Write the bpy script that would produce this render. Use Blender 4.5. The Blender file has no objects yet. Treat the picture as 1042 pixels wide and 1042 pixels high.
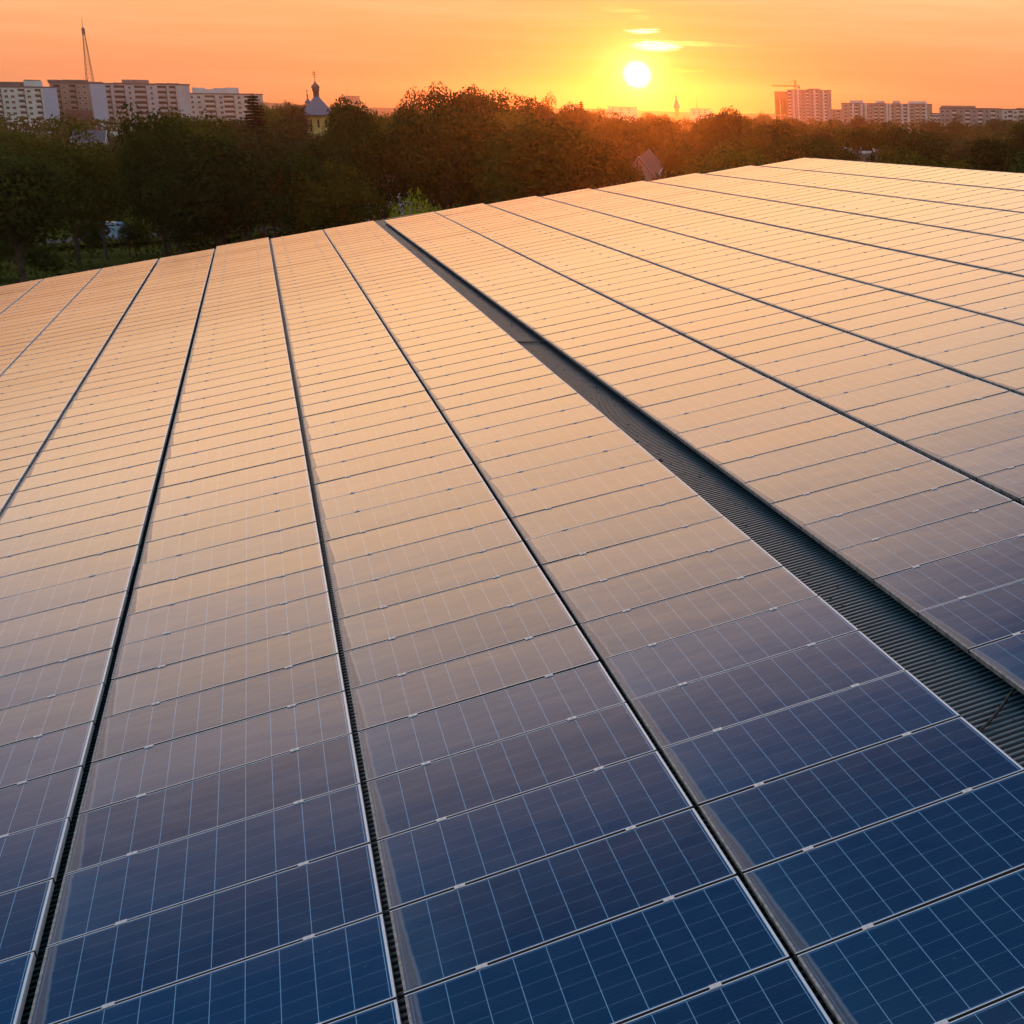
import bpy, bmesh, math, random
from mathutils import Vector, Matrix, noise
random.seed(7)
S = bpy.context.scene
C = S.collection
PI = math.pi
S.view_settings.view_transform = 'Standard'; S.view_settings.look = 'None'; S.view_settings.gamma = 1; S.view_settings.exposure = 0

# ------------------------------------------------------------------ camera solve
F, CX, CY = 1695.06, 1200.0, 521.0
RX, RY, RZ = 1.261632, 0.138965, -0.502939
H, U0, V0, PITCH, WALK = 4.128354, -2.203303, 7.223767, 1.691123, 0.368
Q = 1.01
M = (Matrix.Rotation(RZ, 3, 'Z') @ Matrix.Rotation(RY, 3, 'Y') @ Matrix.Rotation(RX, 3, 'X'))
up = Vector((0.16798, -0.00516, 0.98578)).normalized()
ya = (Vector((0, 1, 0)) - up * up.y).normalized()
xa = ya.cross(up)
W = Matrix((xa, ya, up))                      # roof axes -> world axes
CAMH = 15.0
CAM = Vector((0, 0, CAMH))
ROOF = Matrix.Translation(CAM + W @ Vector((0, 0, -H))) @ W.to_4x4()
RCAM = W @ M

def ray(px, py):
    """unit-depth ray through a pixel of the 1042 px photograph"""
    return RCAM @ Vector(((px - CX) / F, -(py - CY) / F, -1.0))
def at(px, py, depth):
    return CAM + ray(px, py) * depth
def ground(px, depth, z=0.0):
    """point on the ground under image column px at that depth"""
    a, b = at(px, 110, depth), at(px, 400, depth)
    t = (z - a.z) / (b.z - a.z)
    return a.lerp(b, t)
def under(px, py, depth, z=0.0):
    p = at(px, py, depth); return Vector((p.x, p.y, z))
def project(p):
    c = RCAM.transposed() @ (p - CAM)
    return CX - F * c.x / c.z, CY + F * c.y / c.z, -c.z
def on_roof(px, py, z=0.0):
    d = W.transposed() @ ray(px, py)
    t = (z - H) / d.z
    return Vector((d.x * t, d.y * t, z))
SUN = ray(648.4, 76).normalized()

# ------------------------------------------------------------------ helpers
class MB:
    def __init__(self): self.v, self.f, self.m, self.uv = [], [], [], {}
    def quad(self, a, b, c, d, m=0, uv=None):
        n = len(self.v); self.v += [a, b, c, d]; self.f.append((n, n+1, n+2, n+3)); self.m.append(m)
        if uv: self.uv[len(self.f)-1] = uv
    def tri(self, a, b, c, m=0):
        n = len(self.v); self.v += [a, b, c]; self.f.append((n, n+1, n+2)); self.m.append(m)
    def box(self, x0, x1, y0, y1, z0, z1, m=0, T=None, ms=None):
        n = len(self.v)
        vs = [Vector(p) for p in ((x0,y0,z0),(x1,y0,z0),(x1,y1,z0),(x0,y1,z0),(x0,y0,z1),(x1,y0,z1),(x1,y1,z1),(x0,y1,z1))]
        if T: vs = [T @ p for p in vs]
        self.v += vs
        for q in ((0,3,2,1),(4,5,6,7),(0,1,5,4),(1,2,6,5),(2,3,7,6),(3,0,4,7)):
            self.f.append(tuple(n+i for i in q)); self.m.append(m if ms is None or q == (4,5,6,7) else ms)
    def tube(self, pts, rs, seg=8, m=0, cap=True):
        pts = [Vector(p) for p in pts]
        if not hasattr(rs, '__len__'): rs = [rs]*len(pts)
        rings = []
        for i, p in enumerate(pts):
            d = (pts[min(i+1, len(pts)-1)] - pts[max(i-1, 0)]).normalized()
            a = d.orthogonal().normalized() if i == 0 else (a - d*a.dot(d)).normalized()
            b = d.cross(a)
            n = len(self.v)
            for k in range(seg):
                t = 2*PI*k/seg
                self.v.append(p + (a*math.cos(t) + b*math.sin(t))*rs[i])
            rings.append(n)
        for i in range(len(rings)-1):
            for k in range(seg):
                a0, a1 = rings[i]+k, rings[i]+(k+1) % seg
                b0, b1 = rings[i+1]+k, rings[i+1]+(k+1) % seg
                self.f.append((a0, a1, b1, b0)); self.m.append(m)
        if cap:
            self.f.append(tuple(rings[0]+k for k in range(seg))[::-1]); self.m.append(m)
            self.f.append(tuple(rings[-1]+k for k in range(seg))); self.m.append(m)
    def lathe(self, prof, seg=20, m=0, c=(0, 0, 0)):
        rings = []
        for r, z in prof:
            n = len(self.v)
            for k in range(seg):
                t = 2*PI*k/seg
                self.v.append(Vector((c[0]+r*math.cos(t), c[1]+r*math.sin(t), c[2]+z)))
            rings.append(n)
        for i in range(len(rings)-1):
            for k in range(seg):
                self.f.append((rings[i]+k, rings[i]+(k+1) % seg, rings[i+1]+(k+1) % seg, rings[i+1]+k)); self.m.append(m)
    def mesh(self, name, mats):
        me = bpy.data.meshes.new(name)
        me.from_pydata([tuple(p) for p in self.v], [], self.f)
        for mt in (mats if isinstance(mats, (list, tuple)) else [mats]): me.materials.append(mt)
        me.polygons.foreach_set('material_index', self.m)
        if self.uv:
            l = me.uv_layers.new(name='UVMap')
            for fi, uv in self.uv.items():
                for k, li in enumerate(me.polygons[fi].loop_indices): l.data[li].uv = uv[k]
        me.update()
        return me
    def build(self, name, mats, parent=None, smooth=False):
        me = self.mesh(name, mats)
        if smooth: me.polygons.foreach_set('use_smooth', [True]*len(me.polygons))
        return link(bpy.data.objects.new(name, me), parent)
def link(o, parent=None):
    C.objects.link(o)
    if parent: o.parent = parent
    return o
def empty(name, matrix=None):
    o = link(bpy.data.objects.new(name, None)); o.empty_display_size = .3
    if matrix is not None: o.matrix_world = matrix
    return o
def tag(o, label, cat=None, group=None, kind=None):
    o['label'] = label
    if cat: o['category'] = cat
    if group: o['group'] = group
    if kind: o['kind'] = kind
    return o
def copy_tree(o, parent=None):
    c = o.copy(); C.objects.link(c); c.parent = parent
    for ch in list(o.children): copy_tree(ch, c)
    return c
ORD = ['zeroth','first','second','third','fourth','fifth','sixth','seventh','eighth','ninth','tenth','eleventh','twelfth',
 'thirteenth','fourteenth','fifteenth','sixteenth','seventeenth','eighteenth','nineteenth','twentieth']
def ordn(n):
    if n <= 20: return ORD[n]
    t = {2:'twenty',3:'thirty',4:'forty',5:'fifty',6:'sixty',7:'seventy',8:'eighty'}[n//10]
    return (t[:-1]+'ieth') if n % 10 == 0 else t+'-'+ORD[n % 10]

# ------------------------------------------------------------------ materials
def mat(name, col, rough=.7, metal=0, ior=1.5, spec=None):
    m = bpy.data.materials.new(name); m.use_nodes = True
    b = m.node_tree.nodes['Principled BSDF']
    b.inputs['Base Color'].default_value = (*col, 1); b.inputs['Roughness'].default_value = rough
    b.inputs['Metallic'].default_value = metal; b.inputs['IOR'].default_value = ior
    if spec is not None: b.inputs['Specular IOR Level'].default_value = spec
    return m
class NT:
    """tiny node builder"""
    def __init__(s, tree): s.t = tree; s.n = tree.nodes; s.l = tree.links
    def new(s, typ, **kw):
        n = s.n.new(typ)
        for k, v in kw.items(): setattr(n, k, v)
        return n
    def set(s, sock, v):
        if isinstance(v, bpy.types.NodeSocket): s.l.new(v, sock)
        elif v is not None: sock.default_value = v
    def m(s, op, a, b=None, c=None, clamp=False):
        n = s.new('ShaderNodeMath', operation=op, use_clamp=clamp)
        for i, x in enumerate((a, b, c)):
            if x is not None: s.set(n.inputs[i], x)
        return n.outputs[0]
    def vm(s, op, a, b=None):
        n = s.new('ShaderNodeVectorMath', operation=op)
        s.set(n.inputs[0], a)
        if b is not None: s.set(n.inputs[1], b)
        return n.outputs['Value'] if op in ('DOT_PRODUCT', 'LENGTH', 'DISTANCE') else n.outputs[0]
    def mix(s, f, a, b, mode='MIX'):
        n = s.new('ShaderNodeMix', data_type='RGBA', blend_type=mode)
        s.set(n.inputs[0], f)
        for i, x in ((6, a), (7, b)):
            if isinstance(x, (tuple, list)) and len(x) == 3: x = (*x, 1)
            s.set(n.inputs[i], x)
        return n.outputs[2]
    def smooth(s, x, a, b, lo=0., hi=1.):
        n = s.new('ShaderNodeMapRange', interpolation_type='SMOOTHSTEP')
        s.set(n.inputs[0], x); s.set(n.inputs[1], a); s.set(n.inputs[2], b); s.set(n.inputs[3], lo); s.set(n.inputs[4], hi)
        return n.outputs[0]
    def lin(s, x, a, b, lo=0., hi=1.):
        n = s.new('ShaderNodeMapRange'); s.set(n.inputs[0], x)
        for i, v in ((1, a), (2, b), (3, lo), (4, hi)): s.set(n.inputs[i], v)
        return n.outputs[0]
    def noise(s, vec=None, scale=5., detail=3., rough=.5):
        n = s.new('ShaderNodeTexNoise')
        if vec is not None: s.l.new(vec, n.inputs['Vector'])
        n.inputs['Scale'].default_value = scale; n.inputs['Detail'].default_value = detail; n.inputs['Roughness'].default_value = rough
        return n.outputs[0]
    def ramp(s, f, stops):
        n = s.new('ShaderNodeValToRGB'); s.l.new(f, n.inputs[0]); e = n.color_ramp.elements
        while len(e) < len(stops): e.new(.5)
        for i, (p, c) in enumerate(stops): e[i].position = p; e[i].color = (*c, 1)
        return n.outputs[0]
def noisy(m, scale, a, b, rough=None, bump=0, detail=5):
    t = NT(m.node_tree); bs = t.n['Principled BSDF']
    co = t.new('ShaderNodeTexCoord').outputs['Object']
    f = t.noise(co, scale, detail, .6)
    f = t.smooth(f, .3, .7)
    t.l.new(t.mix(f, a, b), bs.inputs['Base Color'])
    if bump:
        bn = t.new('ShaderNodeBump'); bn.inputs['Strength'].default_value = bump; bn.inputs['Distance'].default_value = .02
        t.l.new(f, bn.inputs['Height']); t.l.new(bn.outputs[0], bs.inputs['Normal'])
    return m

PW, PD, LIP, LIR = 1.648, 0.984, 0.013, .0085            # panel size and frame lip
def glass_material():
    m = mat('panel_glass', (.01, .03, .09), .16)
    t = NT(m.node_tree); bs = t.n['Principled BSDF']
    uvn = t.new('ShaderNodeUVMap'); uvn.uv_map = 'UVMap'
    sx = t.new('ShaderNodeSeparateXYZ'); t.l.new(uvn.outputs[0], sx.inputs[0])
    u, v = sx.outputs[0], sx.outputs[1]
    oi = t.new('ShaderNodeObjectInfo').outputs['Random']; isl = t.new('ShaderNodeNewGeometry').outputs['Random Per Island']
    rnd = t.m('FRACT', t.m('ADD', t.m('MULTIPLY', oi, 7.13), isl))
    rnd2 = t.m('FRACT', t.m('MULTIPLY', rnd, 17.3))
    off = t.new('ShaderNodeCombineXYZ'); t.l.new(t.m('MULTIPLY', rnd, 91.), off.inputs[2])
    t.l.new(u, off.inputs[0]); t.l.new(v, off.inputs[1])
    P3 = off.outputs[0]
    cu, cv = (PW-.05)/10, (PD-.04)/6
    a = t.m('DIVIDE', t.m('SUBTRACT', u, .025), cu); b = t.m('DIVIDE', t.m('SUBTRACT', v, .02), cv)
    def lines(x, w):      # distance to nearest integer < w
        d = t.m('ABSOLUTE', t.m('SUBTRACT', t.m('FRACT', t.m('ADD', x, .5)), .5))
        return t.smooth(d, w*.6, w*1.3, 1., 0.)
    gu = lines(a, .0018/cu*1.0); gv = lines(b, .0016/cv)
    bus = lines(t.m('MULTIPLY', t.m('ADD', b, .125), 4.), .0008/cv*4)
    # cell tone: polycrystalline blue, every cell its own
    cell = t.new('ShaderNodeCombineXYZ'); t.l.new(t.m('FLOOR', a), cell.inputs[0]); t.l.new(t.m('FLOOR', b), cell.inputs[1]); t.l.new(t.m('MULTIPLY', rnd, 53.), cell.inputs[2])
    wn = t.new('ShaderNodeTexWhiteNoise'); t.l.new(cell.outputs[0], wn.inputs[0])
    cr = wn.outputs[0]
    base = t.mix(rnd2, (.0005, .030, .092), (.005, .008, .034))
    base = t.mix(t.m('MULTIPLY', cr, .35), base, (.003, .025, .07))
    base = t.mix(t.m('MULTIPLY', bus, .2), base, (.10, .20, .34))
    base = t.mix(t.m('MULTIPLY', gv, .75), base, (.17, .28, .44))
    base = t.mix(t.m('MULTIPLY', gu, .9), base, (.26, .48, .70))
    # margin of the laminate
    mg = t.m('MINIMUM', t.m('MINIMUM', u, t.m('SUBTRACT', PW, u)), t.m('MINIMUM', v, t.m('SUBTRACT', PD, v)))
    base = t.mix(t.smooth(mg, .014, .019, .8, 0.), base, (.05, .2, .42))
    # settled dirt along the low edge, wider towards the near corner
    nz = t.noise(P3, 6., 4., .6)
    nz2 = t.noise(P3, 38., 3., .6)
    wv = t.m('ADD', t.m('MULTIPLY', t.m('SUBTRACT', 1., v), t.m('MULTIPLY', rnd2, .036)), t.m('ADD', .030, t.m('MULTIPLY', nz, .018)))
    dirt = t.smooth(t.m('SUBTRACT', u, wv), -.012, .012, 1., 0.)
    rim = t.smooth(t.m('ABSOLUTE', t.m('SUBTRACT', u, t.m('ADD', wv, .006))), .003, .013, 1., 0.)
    film = t.m('MULTIPLY', t.m('POWER', 2.7183, t.m('MULTIPLY', u, -4.)), t.m('MULTIPLY_ADD', rnd, .30, .05))
    film2 = t.m('MULTIPLY', t.smooth(t.noise(P3, 2.2, 5., .65), .35, .75), t.m('MULTIPLY', rnd2, .13))
    base = t.mix(t.m('ADD', film, film2, clamp=True), base, (.06, .16, .26))
    base = t.mix(t.m('MULTIPLY', dirt, t.m('MULTIPLY_ADD', nz2, .6, .3), clamp=True), base, (.06, .066, .074))
    base = t.mix(t.m('MULTIPLY', rim, .55), base, (.22, .24, .27))
    # a few droppings and scuffs
    sp = t.smooth(t.noise(P3, 26., 2., .5), .735, .77)
    base = t.mix(t.m('MULTIPLY', sp, .18), base, (.35, .38, .4))
    t.l.new(base, bs.inputs['Base Color'])
    r = t.m('MULTIPLY_ADD', dirt, .16, t.m('MULTIPLY_ADD', nz, .08, .07))
    t.l.new(r, bs.inputs['Roughness'])
    bn = t.new('ShaderNodeBump'); bn.inputs['Strength'].default_value = 1.; bn.inputs['Distance'].default_value = .0022
    t.l.new(t.noise(P3, 1.7, 2., .5), bn.inputs['Height']); t.l.new(bn.outputs[0], bs.inputs['Normal'])
    bs.inputs['IOR'].default_value = 1.62
    bs.inputs['Specular IOR Level'].default_value = .5
    return m
M_GLASS = glass_material()
M_ALU = noisy(mat('aluminium', (.85, .86, .88), .3, .3), 9, (.78, .80, .83), (.9, .9, .9))
M_ALUD = noisy(mat('dirty_aluminium', (.3, .29, .27), .5, .3), 14, (.16, .15, .14), (.42, .41, .39))
M_SIDE = mat('frame_side', (.045, .045, .05), .6)
M_CLAMP = mat('clamp_aluminium', (.8, .78, .76), .4, .6)
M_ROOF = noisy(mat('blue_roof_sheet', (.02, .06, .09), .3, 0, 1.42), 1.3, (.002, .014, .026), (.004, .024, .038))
M_SHEEN = noisy(mat('rib_crest_sheen', (.04, .10, .14), .28, 0, 1.6), 2.2, (.022, .075, .105), (.055, .115, .14))  # roof paint made paler on crests: sky sheen put into the colour
M_LITTER = mat('dry_leaf', (.10, .06, .03), .9)
M_RUB = mat('black_rubber', (.01, .01, .01), .5)
M_STEEL = mat('galvanised_steel', (.30, .31, .33), .45, .8)

# ------------------------------------------------------------------ world
def world():
    w = bpy.data.worlds.new('World'); S.world = w; w.use_nodes = True
    t = NT(w.node_tree); t.n.clear()
    out = t.new('ShaderNodeOutputWorld')
    d = t.vm('NORMALIZE', t.new('ShaderNodeTexCoord').outputs['Generated'])
    sp = t.new('ShaderNodeSeparateXYZ'); t.l.new(d, sp.inputs[0])
    z = t.m('MAXIMUM', sp.outputs[2], 0.)
    k = t.m('SQRT', z)
    col = t.ramp(k, SKY)
    cosang = t.vm('DOT_PRODUCT', d, tuple(SUN))
    ang = t.m('MULTIPLY', t.m('ARCCOSINE', t.m('MINIMUM', cosang, 1.)), 180/PI)
    def glow(sig, c, p=1.):
        g = t.m('POWER', 2.7183, t.m('MULTIPLY', t.m('POWER', t.m('DIVIDE', ang, sig), p), -1.))
        n = t.new('ShaderNodeVectorMath', operation='SCALE'); n.inputs[0].default_value = c; t.l.new(g, n.inputs['Scale'])
        return n.outputs[0]
    # the broad evening aureole above the horizon layer, fading into blue
    sa = math.atan2(SUN.x, SUN.y); sz = SUN.z
    az = t.m('ARCTAN2', sp.outputs[0], sp.outputs[1])
    ha = t.m('MULTIPLY', t.m('MULTIPLY', t.m('SUBTRACT', az, sa), t.m('SQRT', t.m('SUBTRACT', 1., t.m('MULTIPLY', z, z)))), 180/PI*.76)
    el = t.m('MULTIPLY', t.m('SUBTRACT', t.m('ARCSINE', t.m('MINIMUM', z, 1.)), math.asin(sz)), 180/PI*1.16)
    oval = t.m('SQRT', t.m('ADD', t.m('MULTIPLY', ha, ha), t.m('MULTIPLY', el, el)))
    au = t.ramp(t.m('DIVIDE', oval, 180.), AUREOLE)
    sc = t.new('ShaderNodeVectorMath', operation='SCALE'); t.l.new(au, sc.inputs[0]); sc.inputs['Scale'].default_value = 2.
    # away from the sun the sky is pinker and a little dimmer, towards it more yellow
    side = t.smooth(ang, 2., 60., 0., 1.)
    col = t.mix(t.m('MULTIPLY', side, .8), col, t.mix(1., col, (.95, .98, 1.15), 'MULTIPLY'))
    # thin streaks of cirrus
    st = t.new('ShaderNodeCombineXYZ'); t.l.new(t.m('MULTIPLY', az, 5.), st.inputs[0]); t.l.new(t.m('MULTIPLY', sp.outputs[2], 75.), st.inputs[1])
    nn = t.noise(st.outputs[0], 1.5, 5., .6)
    col = t.mix(t.smooth(nn, .38, .68, 0., .8), col, t.mix(1., col, (1.08, 1.16, 1.25), 'MULTIPLY'))
    acc = t.mix(t.smooth(sp.outputs[2], math.sin(math.radians(3.2)), math.sin(math.radians(8.))), col, sc.outputs[0])
    for g in (glow(.42, (2.6, 1.9, .8), 1.), glow(.95, (1.0, .60, -.05), 1.), glow(7., (.02, -.25, -.07), 1.)):
        acc = t.vm('ADD', acc, g)
    acc = t.vm('MAXIMUM', acc, (0, 0, 0))
    # small bright clouds over the sun, described by direction
    wob = t.noise(st.outputs[0], 16., 5., .65); wob2 = t.m('SUBTRACT', wob, .5)
    daz = t.m('MULTIPLY', t.m('SUBTRACT', az, sa), 180/PI); dz = t.m('MULTIPLY', t.m('SUBTRACT', sp.outputs[2], sz), 180/PI)
    dz = t.m('ADD', dz, t.m('MULTIPLY', wob2, .30))
    for (ax, az0, rx, rz, c, soft) in CLOUDS:
        e = t.m('ADD', t.m('POWER', t.m('DIVIDE', t.m('SUBTRACT', daz, ax), rx), 2.), t.m('POWER', t.m('DIVIDE', t.m('SUBTRACT', dz, az0), rz), 2.))
        e = t.m('ADD', e, t.m('MULTIPLY', wob2, 3.2))
        f = t.smooth(e, soft, 1.25, 1., 0.)
        n = t.new('ShaderNodeVectorMath', operation='SCALE'); n.inputs[0].default_value = c; t.l.new(f, n.inputs['Scale'])
        acc = t.vm('ADD', acc, n.outputs[0])
    disc = t.smooth(ang, .05, .5, 1., 0.)
    n = t.new('ShaderNodeVectorMath', operation='SCALE'); n.inputs[0].default_value = (6., 5., 3.5); t.l.new(disc, n.inputs['Scale'])
    acc = t.vm('ADD', acc, n.outputs[0])
    # physical sky in the same sun direction
    sky = t.new('ShaderNodeTexSky', sky_type='NISHITA', sun_disc=False)
    sky.sun_elevation = math.asin(SUN.z); sky.sun_rotation = math.atan2(SUN.x, SUN.y)
    b1 = t.new('ShaderNodeBackground'); t.l.new(acc, b1.inputs[0]); b1.inputs[1].default_value = 1.
    b2 = t.new('ShaderNodeBackground'); t.l.new(sky.outputs[0], b2.inputs[0]); b2.inputs[1].default_value = .015
    ad = t.new('ShaderNodeAddShader'); t.l.new(b1.outputs[0], ad.inputs[0]); t.l.new(b2.outputs[0], ad.inputs[1])
    t.l.new(ad.outputs[0], out.inputs['Surface'])
    w.cycles.sampling_method = 'MANUAL'; w.cycles.sample_map_resolution = 2048
# k = sqrt(sin(elevation))
def kk(deg): return math.sqrt(math.sin(math.radians(deg)))
SKY = [(0, (.76, .25, .11)), (kk(1.2), (.82, .31, .14)), (kk(2.5), (.88, .41, .18)), (kk(4), (.95, .53, .24)), (kk(9), (1., .56, .28)), (1, (.3, .3, .4))]
AUREOLE = [(0, (1., .60, .26)), (10/180, (1., .61, .28)), (14/180, (1., .61, .34)), (17/180, (.90, .60, .37)), (20/180, (.60, .45, .37)), (22.5/180, (.38, .32, .33)), (24.8/180, (.20, .18, .23)),
           (27/180, (.055, .09, .17)), (29.5/180, (.003, .05, .14)), (38/180, (.01, .06, .15)), (52/180, (.15, .20, .27)), (70/180, (.24, .28, .33)), (105/180, (.25, .28, .32)), (135/180, (.09, .10, .15)), (1, (.07, .08, .12))]
CLOUDS = [(.62, .88, .78, .17, (1.5, 1.1, .8), .1), (1.5, .98, 1.1, .09, (.5, .38, .1), -.2), (.25, 1.33, .52, .07, (1.5, 1.1, .75), .1),
          (-.25, 1.95, .8, .10, (.12, .16, .03), -.5), (.2, 1.75, .4, .10, (.10, .12, .02), -.5), (2.2, .95, 1.6, .05, (.15, .12, .03), -.3), (.9, .15, 1.3, .07, (.3, .2, 0.), -.4)]
world()
sl = bpy.data.lights.new('sun', 'SUN'); sl.energy = .85; sl.angle = math.radians(.6); sl.color = (1., .17, .015)
so = link(bpy.data.objects.new('sun', sl)); so.rotation_euler = SUN.to_track_quat('Z', 'Y').to_euler(); so.location = (0, 0, 60)

# ------------------------------------------------------------------ camera
cd = bpy.data.cameras.new('camera'); co = link(bpy.data.objects.new('camera', cd)); S.camera = co
cd.sensor_fit = 'HORIZONTAL'; cd.sensor_width = 36; cd.lens = F/1042*36; cd.shift_x = (521-CX)/1042; cd.shift_y = 0
cd.clip_start = .1; cd.clip_end = 60000
co.matrix_world = Matrix.Translation(CAM) @ RCAM.to_4x4()

# ------------------------------------------------------------------ roof of the building
# column k: right edge offset, its drift, and the row its far end reaches
COLS = {-5:(0,-.05,59), -4:(0,-.06,59), -3:(.02,-.08,59), -2:(0,-.06,59), -1:(-.02,-.047,59), 0:(-.017,-.017,59), 1:(-.004,-.019,60), 2:(.004,0,59), 3:(-.006,.004,59),
        4:(-.022,-.084,58), 5:(-.015,-.10,58), 6:(-.006,-.10,57), 7:(.005,-.10,56), 8:(.035,-.10,55), 9:(.06,-.10,54), 10:(.085,-.10,53), 11:(.11,-.10,52)}
def right_edge(k, v):
    du, s, _ = COLS[k]
    return U0 + (k-1)*PITCH + PITCH + (WALK if k >= 4 else 0) + du + s*(v-32)/30 - PITCH + 0
def ue(k, v):
    du, s, _ = COLS[k]
    return U0 + k*PITCH + (WALK if k >= 4 else 0) + du + s*(v-32)/30
ZC = -.115                                   # crest of the corrugation under the panel plane
RIB, AMP = .0777, .016
U_LEFT, U_RIDGE = -14.0, ue(11, 30) + .34
def v_end(u):
    r = 60.0 if u < 4.0 else 60.0 - (u-4.0)/PITCH*1.02
    return V0 + r*Q + .25
V_NEAR = -9.0
bld = empty('warehouse', ROOF)
tag(bld, 'low warehouse whose long blue corrugated roof carries the solar panels', 'warehouse')
mb = MB()
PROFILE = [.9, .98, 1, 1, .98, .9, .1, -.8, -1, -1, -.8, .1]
n = int((v_end(0)-V_NEAR)/RIB*12); prev = None
for i in range(n+1):
    v = V_NEAR + i*RIB/12
    uR = U_RIDGE
    if v > v_end(U_RIDGE): uR = 4.0 + (60.0-(v-.25-V0)/Q)/1.02*PITCH
    if v > v_end(0): break
    if uR < U_LEFT+1: break
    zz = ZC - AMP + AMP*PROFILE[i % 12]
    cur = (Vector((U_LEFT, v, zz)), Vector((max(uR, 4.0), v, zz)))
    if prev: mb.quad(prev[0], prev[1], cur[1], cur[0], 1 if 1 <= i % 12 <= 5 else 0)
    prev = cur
mb.build('corrugated_roof', [M_ROOF, M_SHEEN], bld)
mb = MB(); rs = random.Random(2)
for (ua, ub) in ((ue(3, 20)+.06, ue(4, 20)-PW-.03),):
    for i in range(0, 760, 4):
        v = 2.0 + (i*RIB) - ((2.0-V_NEAR) % RIB) + RIB*.15
        if v > v_end(3)-1: break
        uu = ua + (ub-ua)*(.30 if (i//4) % 2 else .72)
        mb.tube([(uu, v, ZC), (uu, v, ZC+.002), (uu, v, ZC+.0021), (uu, v, ZC+.008)], [.011, .011, .006, .006], 6)
o = mb.build('roofing_screws', M_STEEL, bld); o['kind'] = 'stuff'
mb = MB()
for i in range(260):
    uu = rs.uniform(ue(3, 20)+.03, ue(4, 20)-PW+.1); v = rs.uniform(1, 60); a = rs.uniform(0, 6.28); r = rs.uniform(.008, .022)
    c = Vector((uu, v, ZC+.004)); d = Vector((math.cos(a)*r, math.sin(a)*r, .003)); e2 = Vector((-math.sin(a)*r*.5, math.cos(a)*r*.5, .006))
    mb.quad(c-d, c+e2, c+d, c-e2)
o = mb.build('dry_leaves', M_LITTER); o.matrix_world = ROOF; tag(o, 'scattered dry leaves lying on the ribbed gutter sheet', kind='stuff')
# other side of the ridge, ridge cap, edge flashing
down = Matrix.Translation((U_RIDGE, 0, ZC)) @ Matrix.Rotation(math.radians(19.4), 4, 'Y')
mb = MB(); mb.box(.06, 22, V_NEAR, v_end(U_RIDGE), -.07, -.01, T=down); mb.build('far_roof_slope', M_ROOF, bld)
mb = MB(); mb.box(U_RIDGE-.16, U_RIDGE+.02, V_NEAR, v_end(U_RIDGE), ZC+.003, ZC+.018); mb.box(.02, .2, V_NEAR, v_end(U_RIDGE), .001, .015, T=down); mb.build('ridge_cap', M_ROOF, bld)
mb = MB()
pts = [(U_LEFT, v_end(U_LEFT)), (4.0, v_end(0)), (U_RIDGE, v_end(U_RIDGE))]
for (a, b) in zip(pts, pts[1:]):
    A = Vector((a[0], a[1], 0)); B = Vector((b[0], b[1], 0)); d = (B-A).normalized(); nn = Vector((-d.y, d.x, 0))
    for (o0, o1, z0, z1) in ((-.10, .05, ZC+.002, ZC+.010), (.05, .06, ZC-.25, ZC+.010)):
        n0 = len(mb.v)
        vs = [A+nn*o0, B+nn*o0, B+nn*o1, A+nn*o1]
        mb.v += [p+Vector((0, 0, z0)) for p in vs] + [p+Vector((0, 0, z1)) for p in vs]
        for q in ((0,3,2,1),(4,5,6,7),(0,1,5,4),(1,2,6,5),(2,3,7,6),(3,0,4,7)): mb.f.append(tuple(n0+i for i in q)); mb.m.append(0)
mb.build('edge_flashing', M_ROOF, bld)
# walls go straight down to the ground in world space
M_WALL = noisy(mat('rendered_wall', (.35, .33, .3), .9), .6, (.30, .28, .26), (.40, .38, .34))
inv = ROOF.inverted(); mb = MB()
ring = [(U_LEFT+.4, V_NEAR+.4), (U_LEFT+.4, v_end(U_LEFT)-.4), (4.0, v_end(0)-.4), (U_RIDGE, v_end(U_RIDGE)-.4), None, None, (U_RIDGE, V_NEAR+.4)]
W3 = []
for p in ring:
    if p: W3.append(ROOF @ Vector((p[0], p[1], ZC-.1)))
    else: W3.append(ROOF @ (down @ Vector((21.6, (v_end(U_RIDGE)-.4) if len(W3) == 4 else V_NEAR+.4, -.12))))
for i in range(len(W3)):
    a, b = W3[i], W3[(i+1) % len(W3)]
    mb.quad(inv @ Vector((a.x, a.y, -.3)), inv @ Vector((b.x, b.y, -.3)), inv @ b, inv @ a)
mb.build('wall', M_WALL, bld)

# ------------------------------------------------------------------ solar panels
def frame_boxes(mb, T=None):
    z0, z1 = -.036, .002
    mb.box(0, PW, 0, LIR, z0, z1, 0, T, 2); mb.box(0, PW, PD-LIR, PD, z0, z1, 0, T, 2)
    mb.box(0, LIP, LIR, PD-LIR, z0, z1, 1, T, 1); mb.box(PW-LIP, PW, LIR, PD-LIR, z0, z1, 0, T)
def glass_box(mb, T=None):
    f0 = len(mb.f); mb.box(LIP, PW-LIP, LIR, PD-LIR, -.006, 0, 0, T)
    for i in range(f0, len(mb.f)): mb.uv[i] = [(LIP, LIR), (PW-LIP, LIR), (PW-LIP, PD-LIR), (LIP, PD-LIR)]
CU = (.36, PW-.36)
def clamp_box(mb, x, T=None):
    mb.box(x-.028, x+.028, PD-.008, PD+.032, .0025, .0065, 0, T)
    mb.box(x-.028, x+.028, PD+.001, PD+.023, -.03, .0024, 0, T)
    mb.tube([(T or Matrix()) @ Vector((x, PD+.012, .006)), (T or Matrix()) @ Vector((x, PD+.012, .012))], .0065, 6)
gmb, fmb = MB(), MB(); glass_box(gmb); frame_boxes(fmb)
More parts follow.
